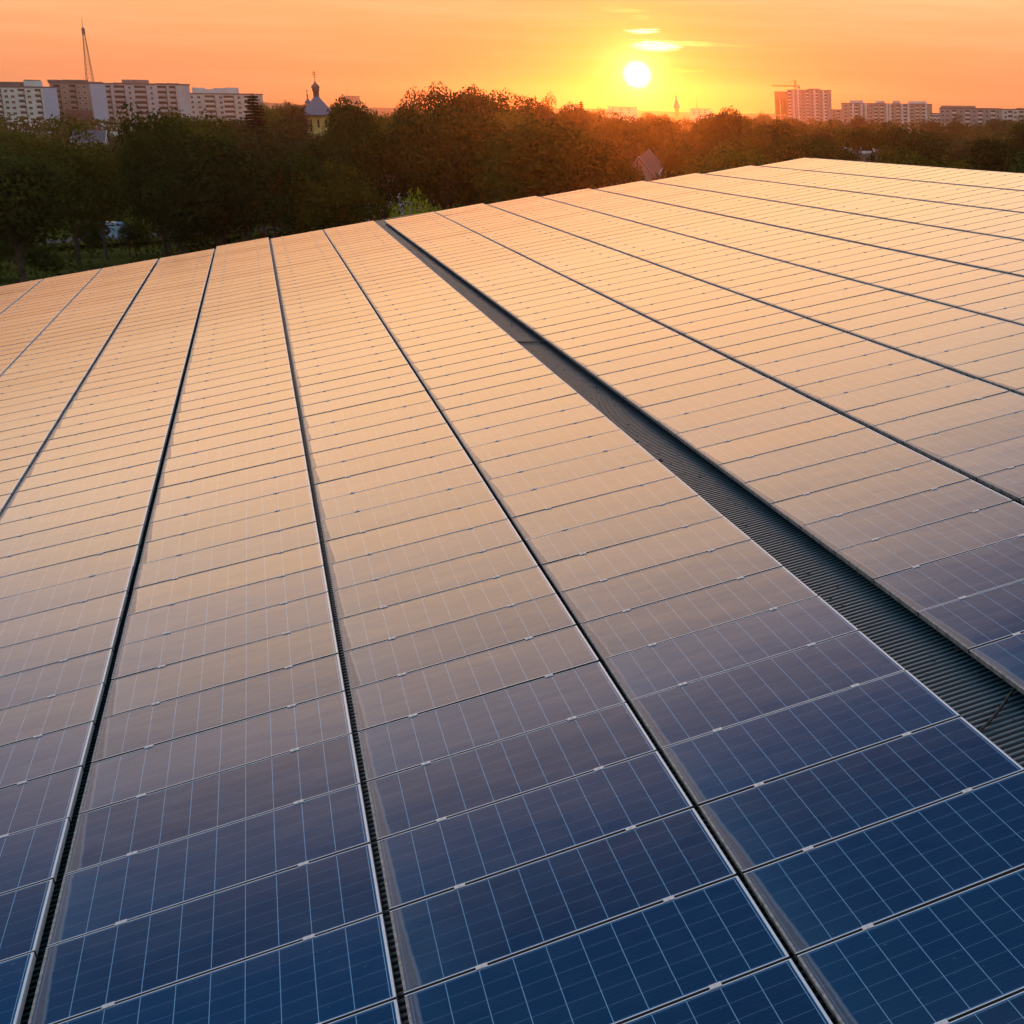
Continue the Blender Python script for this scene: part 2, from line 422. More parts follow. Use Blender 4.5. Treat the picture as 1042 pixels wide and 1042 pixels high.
glass_me = gmb.mesh('glass', M_GLASS); frame_me = fmb.mesh('frame', [M_ALU, M_ALUD, M_SIDE])
clamp_me = []
for x in CU:
    c = MB(); clamp_box(c, x); clamp_me.append(c.mesh('clamp', M_CLAMP))
rp = random.Random(11)
cells = []
rowtilt = {r: rp.uniform(-1, 1)*(.20 if r < 14 else .12) for r in range(-5, 61)}
for k in COLS:
    for r in range(-5, COLS[k][2]):
        v = V0 + r*Q + .012
        ur = ue(k, v+.5)
        yaw = COLS[k][1]/30
        jit = Matrix.Rotation(math.radians(rowtilt[r]+rp.uniform(-1, 1)*(.14 if r < 14 else .06)), 4, 'X') @ Matrix.Rotation(math.radians(rp.gauss(0, .12 if r < 14 else .05)), 4, 'Y')
        T = Matrix.Translation((ur-PW, v, rp.gauss(0, .0008))) @ Matrix.Rotation(-yaw, 4, 'Z') @ Matrix.Translation((PW/2, PD/2, 0)) @ jit @ Matrix.Translation((-PW/2, -PD/2, 0))
        ps = [project(ROOF @ T @ Vector(p)) for p in ((0,0,0),(PW,0,0),(PW,PD,0),(0,PD,0))]
        if min(p[2] for p in ps) < .5: vis = 0; area = 0
        else:
            # area clipped to the picture, by sampling
            ins = 0
            for i in range(6):
                for j in range(6):
                    x, y, _ = project(ROOF @ T @ Vector(((i+.5)/6*PW, (j+.5)/6*PD, 0)))
                    ins += (0 < x < 1042 and 0 < y < 1042)
            a = 0
            for i in range(4): a += ps[i][0]*ps[(i+1) % 4][1] - ps[(i+1) % 4][0]*ps[i][1]
            area = abs(a)/2*ins/36; vis = ins > 0
        cells.append((area, vis, k, r, T))
cells.sort(key=lambda c: -c[0])
single = [c for c in cells if c[0] > 0][:300]
rest = [c for c in cells[len(single):] if c[2] > -6]
lowest = {}
for a, vis, k, r, T in cells:
    if vis: lowest[k] = min(lowest.get(k, 99), r)
def col_name(k):
    if k <= 3: n = 4-k; return ('panel column just left of the open gutter' if n == 1 else '%s panel column left of the open gutter' % ordn(n))
    n = k-3; return ('panel column just right of the open gutter' if n == 1 else '%s panel column right of the open gutter' % ordn(n))
def tone(k, T):
    y = project(ROOF @ T @ Vector((PW/2, PD/2, 0)))[1] + (110 if k > 3 else 40 if k == 3 else 0)
    return 'dark blue' if y > 850 else 'violet grey' if y > 710 else 'tan' if y > 530 else 'peach'
for idx, (a, vis, k, r, T) in enumerate(single):
    o = empty('solar_panel', ROOF @ T)
    row = r - lowest[k] + 1
    tag(o, '%s panel, %s row up in the %s' % (tone(k, T), ordn(row), col_name(k)), 'solar panel', 'solar panels on the roof')
    link(bpy.data.objects.new('frame', frame_me), o); link(bpy.data.objects.new('glass', glass_me), o)
    for cm in clamp_me: link(bpy.data.objects.new('clamp', cm), o)
fr, gl = MB(), MB()
far = empty('solar_panel_field', ROOF)
tag(far, 'distant peach-lit solar panels covering the far end of the roof', 'solar panels', 'solar panels on the roof', 'stuff')
for (a, vis, k, r, T) in rest:
    frame_boxes(fr, T); glass_box(gl, T)
    for x in CU: clamp_box(fr, x, T)
a = fr.build('frame', [M_ALU, M_ALUD, M_SIDE], far); a['kind'] = 'stuff'
a = gl.build('glass', M_GLASS, far); a['kind'] = 'stuff'

# rail under the raised edge beside the gutter
mb = MB()
v1 = V0 + 58*Q
mb.box(-.001, .042, 0, v1-4, -.078, -.0365)
o = mb.build('mounting_rail', M_STEEL)
o.matrix_world = ROOF @ Matrix.Translation((ue(4, 4)-PW+.03, 4, 0)) @ Matrix.Rotation(-COLS[4][1]/30, 4, 'Z')
tag(o, 'long grey rail under the panel edge on the right side of the gutter', 'rail')
# cables across the gutter
def cable(p, q, label, sag=.03, r=.010):
    mb = MB(); A = on_roof(*p, ZC+.02); B = on_roof(*q, -.06)
    A2 = A + (A-B)*.4; A2.z = ZC+.012
    pts = [A2, A]
    for i in range(1, 9):
        t = i/8; c = A.lerp(B, t); c.z -= sag*math.sin(PI*t)*.5; pts.append(c)
    pts.append(B + (B-A)*.5)
    o = mb_build_local(mb, pts, r); tag(o, label, 'cable', 'cables across the gutter')
def mb_build_local(mb, pts, r):
    base = pts[0].copy(); mb.tube([p-base for p in pts], r, 8)
    o = mb.build('cable', M_RUB); o.matrix_world = ROOF @ Matrix.Translation(base); return o
cable((996, 745), (1028, 706), 'black cable slanting over the ribbed gutter at the right edge')
cable((524, 348), (566, 346), 'short dark cable crossing the far part of the gutter', r=.012)

# ------------------------------------------------------------------ ground, hills, road
RH = (RCAM @ Vector((1, 0, 0))); RH.z = 0; RH.normalize()
DH = Vector((-RH.y, RH.x, 0))                 # away from the camera, level
def frame_at(p, turn=0):
    m = Matrix((RH, DH, Vector((0, 0, 1)))).transposed().to_4x4()
    m.translation = p
    return m @ Matrix.Rotation(turn, 4, 'Z')
M_GRASS = noisy(mat('grass', (.05, .08, .02), .95, spec=0.), .12, (.035, .042, .012), (.085, .09, .02), detail=8)
M_ASPH = noisy(mat('asphalt', (.05, .05, .05), .9), .4, (.04, .04, .042), (.06, .06, .06))
mb = MB()
N = 70
for i in range(N):
    for j in range(N):
        def g(a): 
            t = a/N*2-1; return math.copysign(abs(t)**2.2, t)*9000
        x0, x1, y0, y1 = g(i), g(i+1), g(j), g(j+1)
        mb.quad(*[Vector((x, y, (noise.noise(Vector((x/60, y/60, 0)))*.5 if abs(x)+abs(y) > 60 and abs(x) < 2000 and abs(y) < 2000 else 0)-.6)) for x, y in ((x0,y0),(x1,y0),(x1,y1),(x0,y1))])
o = mb.build('ground', M_GRASS, None, True); tag(o, 'flat grassy ground around the warehouse and under the trees', kind='structure')
def ribbon(pts, w, z):
    mb = MB(); prev = None
    for i, p in enumerate(pts):
        d = (pts[min(i+1, len(pts)-1)]-pts[max(i-1, 0)]).normalized(); s = Vector((-d.y, d.x, 0))*w/2
        c = (Vector((p.x+s.x, p.y+s.y, z)), Vector((p.x-s.x, p.y-s.y, z)))
        if prev: mb.quad(prev[1], c[1], c[0], prev[0])
        prev = c
    return mb
rp_ = [ground(-60, 176), ground(60, 186), ground(118, 192), ground(200, 200), ground(330, 215)]
o = ribbon(rp_, 6, .12).build('road', M_ASPH); tag(o, 'narrow asphalt road beyond the near trees at the left', kind='structure')
# distant hills: one rolling ridge line
M_HILL = noisy(mat('hill_woods', (.05, .06, .03), 1), .004, (.03, .045, .02), (.075, .08, .04))
for (px0, px1, dep, prof, seed) in ((240, 1500, 2700, 14, 1), (-500, 900, 3200, 17, 4)):
    mb = MB(); rows = []
    for jj in range(9):
        t = jj/8; row = []
        for ii in range(61):
            px = px0+(px1-px0)*ii/60
            base = ground(px, dep+jj*60)
            env = min(1, ii/8, (60-ii)/8)
            hgt = (prof + 16*noise.noise(Vector((px/170., seed, jj*.2))) + 2.5*noise.noise(Vector((px/17., seed+9, jj*.5))))*math.sin(PI*min(1, t*1.02))**.8*env
            row.append(Vector((base.x, base.y, -2+hgt)))
        rows.append(row)
    for a, b in zip(rows, rows[1:]):
        for i in range(60): mb.quad(a[i], a[i+1], b[i+1], b[i])
    o = mb.build('hills', M_HILL, None, True); tag(o, 'low wooded hills along the horizon' if seed == 1 else 'second low ridge of hills farther off', kind='structure')

# ------------------------------------------------------------------ trees
def leaf_mat(name, a, b, tr=.35):
    m = bpy.data.materials.new(name); m.use_nodes = True; t = NT(m.node_tree); t.n.clear()
    out = t.new('ShaderNodeOutputMaterial')
    isl = t.new('ShaderNodeNewGeometry').outputs['Random Per Island']; oi = t.new('ShaderNodeObjectInfo').outputs['Random']
    co = t.new('ShaderNodeTexCoord').outputs['Object']; nz = t.smooth(t.noise(co, 5., 2.), .35, .65)
    f = t.m('ADD', t.m('MULTIPLY', isl, .3), t.m('ADD', t.m('MULTIPLY', nz, .3), t.m('MULTIPLY', oi, .45)), clamp=True)
    c = t.mix(f, a, b)
    d = t.new('ShaderNodeBsdfDiffuse'); t.l.new(c, d.inputs[0]); tl = t.new('ShaderNodeBsdfTranslucent'); t.l.new(t.mix(1., c, (1.2, 1.1, .5), 'MULTIPLY'), tl.inputs[0])
    ms = t.new('ShaderNodeMixShader'); ms.inputs[0].default_value = tr
    t.l.new(d.outputs[0], ms.inputs[1]); t.l.new(tl.outputs[0], ms.inputs[2]); t.l.new(ms.outputs[0], out.inputs[0])
    return m
M_LEAF = leaf_mat('leaves_dark', (.016, .026, .007), (.085, .10, .022))
M_LEAFS = [M_LEAF, leaf_mat('leaves_olive', (.035, .040, .008), (.13, .13, .02)), leaf_mat('leaves_deep', (.010, .020, .006), (.045, .06, .016)),
           leaf_mat('leaves_yellow_green', (.05, .06, .008), (.16, .17, .03)), leaf_mat('leaves_brown_green', (.04, .032, .012), (.12, .085, .03)), leaf_mat('leaves_dark_green', (.014, .028, .006), (.06, .085, .018))]
M_LEAF2 = leaf_mat('leaves_bright', (.14, .17, .012), (.32, .34, .03))
M_NEEDLE = leaf_mat('needles', (.008, .012, .006), (.018, .022, .010), .05)
M_BARK = noisy(mat('bark', (.07, .05, .035), .95), 8, (.05, .035, .025), (.10, .075, .05))
def leaf(mb, p, s, rnd, nrm):
    a = Vector((rnd.gauss(0, 1), rnd.gauss(0, 1), rnd.gauss(0, 1))); nrm = (nrm + a*.5).normalized()
    t = nrm.orthogonal().normalized(); t = (Matrix.Rotation(rnd.uniform(0, 6.28), 3, nrm) @ t); b = nrm.cross(t)
    w = s*rnd.uniform(.5, .8)
    n = len(mb.v)
    mb.v += [p-t*s, p+b*w-t*s*.1+nrm*s*.2, p+t*s, p-b*w+t*s*.15+nrm*s*.12]
    mb.f.append((n, n+1, n+2, n+3)); mb.m.append(0)
def broadleaf(seed, n=8500, wide=.42, low=.22, lobes=26, top=1.0, loose=0.):
    """crown + trunk, height about 1"""
    rnd = random.Random(seed); mb = MB(); cen = []
    mid = (low+top)/2; hh = (top-low)/2
    for i in range(lobes):
        while True:
            q = Vector((rnd.uniform(-1, 1), rnd.uniform(-1, 1), rnd.uniform(-1, 1)))
            if .35 < q.length < .93: break
        r = rnd.uniform(.13, .235)*(1-.25*abs(q.z))
        egg = 1-.25*max(0, q.z)
        cen.append((Vector((q.x*(wide-r*.8)*egg, q.y*(wide-r*.8)*egg, mid+q.z*(hh-r*.7))), r))
    cen.append((Vector((0, 0, mid)), .22))
    tot = sum(r*r for _, r in cen)
    for c, r in cen:
        for _ in range(int(n*r*r/tot)):
            d = Vector((rnd.gauss(0, 1), rnd.gauss(0, 1), rnd.gauss(0, 1))).normalized()
            if rnd.random() < .25 and d.z < 0: d.z = -d.z
            rr = r*(1-rnd.random()**2*.4)*(1+loose*rnd.uniform(-.2, .5))
            k = 1+.18*noise.noise(c*9+d*2.2)
            p = c + Vector((d.x, d.y, d.z*.85))*rr*k
            leaf(mb, p, rnd.uniform(.010, .019), rnd, d)
    zt = sorted(p.z for p in mb.v)[-60]; rad = sorted(math.hypot(p.x, p.y) for p in mb.v)[int(len(mb.v)*.985)]
    for p in mb.v: p.z = p.z/zt; p.x *= wide/rad; p.y *= wide/rad
    cm = mb.mesh('crown', M_LEAF)
    tb = MB()
    tb.tube([(0, 0, -.03), (.004, 0, .06), (-.006, .004, .2), (.005, 0, .45), (0, 0, .75)], [.030, .022, .019, .013, .003], 9)
    for c, r in cen[::2]:
        z0 = rnd.uniform(.18, .45); tb.tube([(0, 0, z0), tuple(c*.5+Vector((0, 0, z0*.45))), tuple(c)], [.011, .006, .002], 5)
    return cm, tb.mesh('trunk', M_BARK)
def conifer(seed):
    rnd = random.Random(seed); mb = MB(); tb = MB()
    tb.tube([(0, 0, -.02), (0, 0, .5), (0, 0, .98)], [.018, .010, .002], 7)
    z = .12
    while z < .97:
        R0 = .19*(1-z)**.8+.012
        for k in range(9):
            a = rnd.uniform(0, 2*PI); L = R0*rnd.uniform(.7, 1.1); d = Vector((math.cos(a), math.sin(a), -.18))
            tb.tube([(0, 0, z), tuple(Vector((0, 0, z))+d*L)], [.003, .001], 3)
            for s in range(int(10+L*170)):
                t = rnd.random()**.7; p = Vector((0, 0, z))+d*L*t+Vector((rnd.gauss(0, .008), rnd.gauss(0, .008), -rnd.random()*.014))
                leaf(mb, p, rnd.uniform(.008, .014), rnd, Vector((0, 0, 1)))
        z += .026
    return mb.mesh('crown', M_NEEDLE), tb.mesh('trunk', M_BARK)
KINDS = [broadleaf(1), broadleaf(2, wide=.5, low=.18, lobes=32), broadleaf(3, wide=.34, low=.2), broadleaf(4, wide=.46, low=.3, lobes=22, loose=.4),
         broadleaf(5, wide=.38, low=.16, lobes=30), broadleaf(6, wide=.55, low=.15, lobes=36, n=7500)]
for (cm_, tm_), lm_ in zip(KINDS, M_LEAFS): cm_.materials[0] = lm_
WID = [.84, 1.0, .68, .92, .76, 1.1]
CON = conifer(9)
bright = []
for cm, tm in (KINDS[5], KINDS[3]):
    c2 = cm.copy(); c2.materials[0] = M_LEAF2; bright.append((c2, tm))
trees = []
rt = random.Random(5)
def tree(px, top, depth, wpx=None, kind=None, label=None, meshes=None, group='trees beyond the roof', w_=None, name='broadleaf_tree', cat='tree'):
    base = under(px, top, depth); h = at(px, top, depth).z
    if h < 1.2: h = 1.2
    if kind is None: kind = rt.randrange(6)
    cm, tm = meshes or KINDS[kind]
    e = empty(name); w = (wpx*depth/F)/(w_ or WID[kind]) if wpx else h*rt.uniform(.85, 1.15)
    w = max(w, h*.35) if not meshes else w
    e.matrix_world = Matrix.Translation(base) @ Matrix.Rotation(rt.uniform(0, 6.28), 4, 'Z') @ Matrix.Diagonal((w, w, h, 1))
    link(bpy.data.objects.new('crown', cm), e); link(bpy.data.objects.new('trunk', tm), e)
    trees.append([e, px, top, depth, label, group, cat]); return e
# individually placed, read off the skyline
for a in ((-8,120,330,60,1),(8,132,300,50,3),(60,121,152,100,1,'broad dark tree in front of the far left apartment block'),(22,150,170,60,4),(95,163,165,60,0),(78,147,380,30,1),(105,146,400,34,0),(104,152,240,40,2),
 (150,109,150,86,5,'big round dark tree reaching the roofline of the left apartment blocks'),(186,112,172,70,3),(212,118,160,84,1),(238,135,150,80,0),
 (268,128,150,74,4),(294,122,330,44,2),(272,106,430,34,3),(289,104,440,30,0),(302,107,420,24,2),(300,150,150,84,5),(326,142,190,60,0),
 (352,100,215,58,0,'tree with a ragged top directly right of the church dome'),(372,108,220,50,3),(395,118,240,50,1),(340,165,150,90,1),(384,130,176,84,5),
 (418,92,300,48,1,'left tree of the tall backlit clump left of the sun'),(450,86,305,66,5,'tallest tree of the backlit clump left of the sun'),(486,89,312,64,0),(516,94,320,60,1),(542,99,326,52,4),
 (430,140,190,76,1),(468,128,250,72,0),(490,160,180,80,5),(538,127,205,76,1,'round dark tree in the middle below the backlit clump'),(572,150,230,60,0),
 (558,97,340,34,1,'small open crowned tree sticking up right of the backlit clump'),(580,106,380,40,0),(612,112,360,46,1),(640,116,370,56,5),(668,120,380,50,0),(600,140,270,60,0),(634,150,255,60,4),
 (697,122,350,52,1),(722,116,340,48,0),(744,110,330,38,0,'loose crowned tree standing highest right of the sun'),(765,121,320,46,1),(700,145,260,70,5),(748,140,280,70,0),(690,152,230,34,0),(641,163,172,30,0),(668,176,172,24,4),(92,146,300,40,1),(338,117,300,26,1),(316,137,300,44,4),
 (788,122,330,44,0),(815,128,300,56,1),(838,131,290,44,4),(862,128,310,46,3),(886,130,300,52,0),(918,127,290,76,5,'round dark tree in front of the second right apartment block'),
 (950,134,330,44,0),(938,138,300,44,1),(975,148,280,50,4),(1005,140,300,60,0),(1030,128,310,56,1),(1046,121,300,50,5),(990,158,255,70,1),
 (850,146,270,60,0),(800,142,275,60,5),(1030,152,262,60,0),(905,150,265,60,1)):
    tree(*a)
# farther hazier trees in front of the right hand blocks and along the skyline
for a in ((806,120,720,30,0),(826,122,700,30,1),(846,121,740,30,3),(873,118,760,24,2),(893,121,700,34,1),(948,123,720,28,0),(974,117,640,24,1,'round hazy tree standing before the pale right apartment block'),
 (996,126,700,30,3),(1018,121,760,34,0),(1038,118,740,30,1),(776,115,700,24,3),(757,118,720,20,2),(785,121,650,30,1),(600,113,620,30,0),(660,115,640,24,2),(676,116,650,26,3),(730,118,650,26,0),(622,113,600,26,1),
 (325,108,600,22,0),(338,106,560,24,3),(264,104,640,20,1),(312,106,640,20,0),(20,134,560,40,0),(46,139,540,36,3),(70,137,620,30,1),(84,141,560,30,2),(118,138,560,40,0),(140,130,520,44,1),(165,120,500,40,3),(196,121,520,40,0),(225,120,540,36,1),(243,121,520,30,2)):
    tree(*a, group='hazy trees in front of the far apartment blocks') if len(a) < 6 else tree(*a[:6], group='hazy trees in front of the far apartment blocks')
tree(256, 92, 262, 56, label='dark spruce with a pointed top left of the church dome', meshes=CON, w_=.38, name='spruce_tree')
tree(591, 100, 400, 16, label='small pointed spruce left of the sun on the skyline', meshes=CON, w_=.38, name='spruce_tree')
tree(752, 128, 300, 14, label='slim spruce among broadleaf trees right of the sun', meshes=CON, w_=.38, name='spruce_tree')
tree(427, 197, 84, 74, label='bright yellow green tree top showing just above the roof edge', meshes=bright[0], w_=1.1)
tree(396, 211, 82, 30, label='small bright green bush top at the end of the gutter', meshes=bright[1], w_=.92, cat='bush', name='bush')
for px, top, dep, w in ((8, 225, 160, 40), (32, 250, 150, 34), (-12, 245, 150, 50), (50, 262, 146, 26), (140, 238, 172, 26), (90, 224, 168, 34), (134, 226, 170, 30)):
    tree(px, top, dep, w, 5, None, group='low shrubs at the left', name='shrub', cat='shrub')
# fill behind the roof edge, kept under the skyline read from the photograph
SKYL = [(-60,135),(0,135),(20,150),(60,130),(95,175),(118,150),(150,118),(200,122),(245,130),(300,140),(345,110),(400,122),(420,105),(500,105),(560,118),(640,125),(720,125),(770,130),(850,138),(925,135),(975,145),(1042,135),(1110,140)]
def skyl(x):
    for (a, ya_), (b, yb_) in zip(SKYL, SKYL[1:]):
        if a <= x <= b: return ya_+(yb_-ya_)*(x-a)/(b-a)
    return 140
nfill = 0
for i in range(400):
    px = -50+1150*((i*.618034) % 1); dep = rt.uniform(.0, 1)**1.2*260+120
    # edge of the roof in the picture at this column
    ey = 287-.154*px if px < 812 else 162+(px-812)*.062
    hpx = rt.uniform(12, 44); top = skyl(px)+hpx*rt.uniform(.15, 1)
    h = at(px, top, dep).z
    if h < 6 or h > 17 or top > ey-4: continue
    if 98 < px < 150 and top < 245 and dep < 200: continue
    if 636 < px < 684 and dep < 300 and top < 184: continue
    if 385 < px < 412 and dep < 260: continue
    if 850 < px < 935 and dep < 400 and dep > 240: continue
    if any(abs(px-t[1]) < 16 and abs(dep-t[3]) < 14 for t in trees): continue
    tree(px, top, dep); nfill += 1
    if nfill >= 40: break
# labels for the trees that have none: by row and order from the left
for gname, sel in (('front', lambda d: d < 200), ('middle', lambda d: 200 <= d < 350), ('back', lambda d: 350 <= d < 480), ('hazy', lambda d: d >= 480)):
    L_ = sorted([t for t in trees if sel(t[3]) and t[4] is None and t[6] == 'tree'], key=lambda t: t[1])
    for i, t in enumerate(L_):
        where = {'front': 'dark broadleaf tree in the nearest row beyond the roof', 'middle': 'green brown broadleaf tree in the middle row beyond the roof', 'back': 'brown backlit broadleaf tree in the rear row', 'hazy': 'small hazy broadleaf tree before the far town'}[gname]
        t[4] = '%s, %s from the left' % (where, ordn(i+1))
L_ = sorted([t for t in trees if t[6] == 'shrub'], key=lambda t: t[1])
for i, t in enumerate(L_): t[4] = 'low green shrub behind the left roof corner, %s from the left' % ordn(i+1)
for t in trees: tag(t[0], t[4], t[6], t[5])
# far wood reads as one mass
rw = random.Random(3); mb = MB()
for i in range(420):
    px = rw.uniform(-100, 1150); dep = rw.uniform(480, 1500)
    if px < 260 and dep > 800: continue
    b = ground(px, dep); hh = rw.uniform(7, 12)
    if 600 < px < 740: hh *= .8
    for k in range(90):
        d = Vector((rw.gauss(0, 1), rw.gauss(0, 1), rw.gauss(0, 1))).normalized()
        p = b+Vector((d.x*hh*.75, d.y*hh*.75, hh*.55+d.z*hh*.45*(1+.3*noise.noise(d*3+b))))
        leaf(mb, p, rw.uniform(.5, 1.1), rw, d)
o = mb.build('distant_wood', M_LEAF); tag(o, 'mass of small distant treetops in front of the town', 'wood', kind='stuff')
# undergrowth between trunks
mb = MB()
for i in range(1500):
    px = rw.uniform(-80, 1120); dep = rw.uniform(125, 420)
    if 95 < px < 150 and 150 < dep < 200: continue
    b = ground(px, dep); hh = rw.uniform(1.5, 3.6)
    for k in range(48):
        d = Vector((rw.gauss(0, 1), rw.gauss(0, 1), rw.gauss(0, 1))).normalized()
        leaf(mb, b+Vector((d.x*hh*1.2, d.y*hh*1.2, hh*.4+d.z*hh*.5)), rw.uniform(.13, .3), rw, d)
o = mb.build('undergrowth', M_LEAF); tag(o, 'dark undergrowth between the tree trunks beyond the roof', 'undergrowth', kind='stuff')

# ------------------------------------------------------------------ buildings
M_WIN = mat('window_glass', (.03, .03, .035), .12)
M_FRM = mat('window_frame', (.7, .7, .68), .6)
M_DARK = mat('dark_opening', (.035, .028, .028), .9)
def wallm(name, c, v=.12):
    return noisy(mat(name, c, .9), .12, tuple(x*(1-v) for x in c), tuple(min(1, x*(1+v)) for x in c))
M_CREAM = wallm('cream_render', (.62, .60, .54)); M_LAV = wallm('pale_blue_render', (.40, .42, .52), .05); M_BRN = wallm('brown_brick', (.30, .22, .19))
M_TEAL = wallm('pale_green_render', (.58, .63, .62)); M_ROOFD = wallm('dark_roofing', (.12, .10, .11)); M_CONC = wallm('concrete', (.34, .32, .30)); M_RED = wallm('red_brick', (.25, .12, .10))
M_WHITE = wallm('white_render', (.66, .64, .62)); M_TILE = wallm('brown_roof_tiles', (.11, .04, .03)); M_YEL = wallm('yellow_render', (.62, .52, .16)); M_ZINC = mat('zinc', (.11, .14, .21), .45, .3); M_BLUE = wallm('blue_end_wall', (.44, .50, .64), .04)
def win_mesh(w, h):
    mb = MB(); mb.box(-w/2, w/2, -.12, .0, -h/2, h/2, 0); mb.box(-w/2+.12, -.04, -.14, -.12, -h/2+.12, h/2-.12, 1); mb.box(.04, w/2-.12, -.14, -.12, -h/2+.12, h/2-.12, 1)
    return mb.mesh('window', [M_FRM, M_WIN])
def balc_mesh(w, h, mw):
    mb = MB(); mb.box(-w/2, w/2, -.9, 0, -h/2-.12, -h/2+.05, 1); mb.box(-w/2, w/2, -.9, -.8, -h/2+.05, -h/2+1.0, 1)
    mb.box(-w/2, w/2, -.1, 0, -h/2+.05, h/2, 0); mb.box(-w/2+.1, w/2-.1, -.86, -.1, h/2, h/2+.12, 1)
    return mb.mesh('balcony', [M_DARK, mw])
def block(name, label, x0, x1, ytop, depth, dep_m, floors, bays, wall, end=None, turn=0, pent=(), storey=2.9, cat='apartment block', trim=None, group='apartment blocks on the skyline', top_px=None):
    """bays: list of (centre fraction, width m, type)"""
    xm = (x0+x1)/2
    p = under(x0, ytop, depth); wid = (x1-x0)*depth/F; h = at(xm, ytop, depth).z
    e = empty(name, frame_at(p, turn)); tag(e, label, cat, group)
    mb = MB(); mb.box(0, wid, 0, dep_m, -1, h); mb.build('wall', wall, e)
    if end:
        mb = MB(); mb.box(wid+.002, wid+.25, 0, dep_m, -1, h+.4); mb.build('end_wall', end, e)
    mb = MB(); mb.box(-.3, wid+.3, -.3, dep_m+.3, h+.002, h+.7); mb.build('roof', M_ROOFD, e)
    for (a, b, yt, mm) in pent:
        mb = MB(); mb.box((a-x0)*depth/F, (b-x0)*depth/F, 2, dep_m-2, h+.71, at((a+b)/2, yt, depth).z); mb.build('penthouse', mm, e)
    cache = {}
    cnt = {}
    for f in range(floors):
        z = h-storey*(f+.5)-.3
        if z < 1: break
        for (cx, ww, ty) in bays:
            if cnt.get(ty, 0) >= 98: continue
            key = (ww, ty)
            if key not in cache: cache[key] = win_mesh(ww, 1.5) if ty == 'w' else balc_mesh(ww, 2.3, trim or M_CREAM)
            o = bpy.data.objects.new('window' if ty == 'w' else 'balcony', cache[key]); link(o, e)
            o.location = (cx*wid, -.002, z); cnt[ty] = cnt.get(ty, 0)+1
    return e, wid, h
block('apartment_block', 'pale green and cream apartment block at the far left edge', -22, 43, 89, 880, 11, 9, [(.08,2,'w'),(.18,2,'w'),(.30,3,'b'),(.42,2,'w'),(.52,2,'w'),(.66,3.4,'b'),(.78,2,'w'),(.92,3,'b')], M_TEAL, M_BLUE, pent=((-22,18,83,M_ROOFD),(22,32,82,M_TEAL)), trim=M_TEAL)
e, wid, h = block('apartment_block', 'brown apartment block with a blank pale blue end wall at the left', 50, 91, 85, 905, 13, 9, [(.17,3.4,'b'),(.36,1.5,'w'),(.56,3.4,'b'),(.72,1.4,'w'),(.86,1.6,'w')], M_BRN, M_BLUE, pent=((22,28,81,M_ROOFD),(46,54,81,M_ROOFD),(61,77,81,M_ROOFD),(78,92,83,M_ROOFD)), trim=M_BRN)
zr = at(80, 112, 905).z; mb = MB(); mb.box(.34*wid, wid-.2, -1.15, -1.02, -1, zr); mb.build('brick_panel', wallm('dark_red_cladding', (.16, .075, .085)), e)
block('apartment_block', 'long pinkish apartment block with rows of dark balconies right of the pale blue end wall', 104, 180, 86, 940, 12, 8, [(.06,3.5,'b'),(.22,6,'b'),(.36,1.6,'w'),(.50,6.5,'b'),(.65,1.6,'w'),(.79,5,'b'),(.93,3.5,'b')], wallm('pinkish_render', (.54, .49, .51)), pent=((113,122,84,M_ROOFD),(122,141,81,M_BRN),(157,163,84.5,M_ROOFD),(168,172,84.5,M_ROOFD)), trim=wallm('pink_parapet', (.48, .42, .43)))
block('apartment_block', 'lower pale apartment block ending the left row near the spruce', 182, 256, 96, 990, 12, 7, [(.06,2,'w'),(.17,2,'w'),(.27,2,'w'),(.42,6,'b'),(.57,2,'w'),(.68,6,'b'),(.82,2,'w'),(.93,3.4,'b')], wallm('grey_green_render', (.54, .55, .51)), pent=((194,200,89,M_TEAL),(200,216,90.5,M_TEAL),(216,228,89.5,M_TEAL),(228,234,89,M_TEAL)))
def stripes(n, wd): return [((i+.5)/n, wd, 'w' if i % 2 else 'b') for i in range(n)]
e, wid, h = block('apartment_block', 'tall pink tower block beside the construction crane', 801, 842, 92, 1500, 16, 11, stripes(9, 2.2), wallm('rose_render', (.36, .26, .26)), pent=((821,832,90,M_CONC),), trim=M_WHITE)
for fx in (.16, .27, .68, .9):
    mb = MB(); mb.box(fx*wid-.7, fx*wid+.7, -1.1, -.3, -1, h+.3); mb.build('pilaster', M_WHITE, e)
# unfinished concrete frame left of it
M_RAW = wallm('raw_concrete', (.16, .12, .10))
p = under(788, 93, 1500); e = empty('concrete_frame', frame_at(p)); tag(e, 'unfinished open concrete frame left of the pink tower block', 'building shell')
hh = at(794, 93, 1500).z; mb = MB(); ww = 12*1500/F
for fx in (0, .45, .62, .93):
    mb = MB(); mb.box(fx*ww, fx*ww+(1.6 if fx in (0,) else .9), 0, 12, -1, hh-3); mb.build('column', M_RAW, e)
mb = MB()
mb.box(0, ww, -.01, 12.01, hh-7, hh); mb.build('upper_storeys', M_RAW, e)
for f in (1, 2):
    mb = MB(); mb.box(.02, ww-.02, .01, 11.99, f*6, f*6+1.2); mb.build('floor_slab', M_CONC, e)
mb = MB(); mb.box(ww*.62+.02, ww-.02, .02, 11.98, -1, hh*.22); mb.build('lower_wall', M_CONC, e)
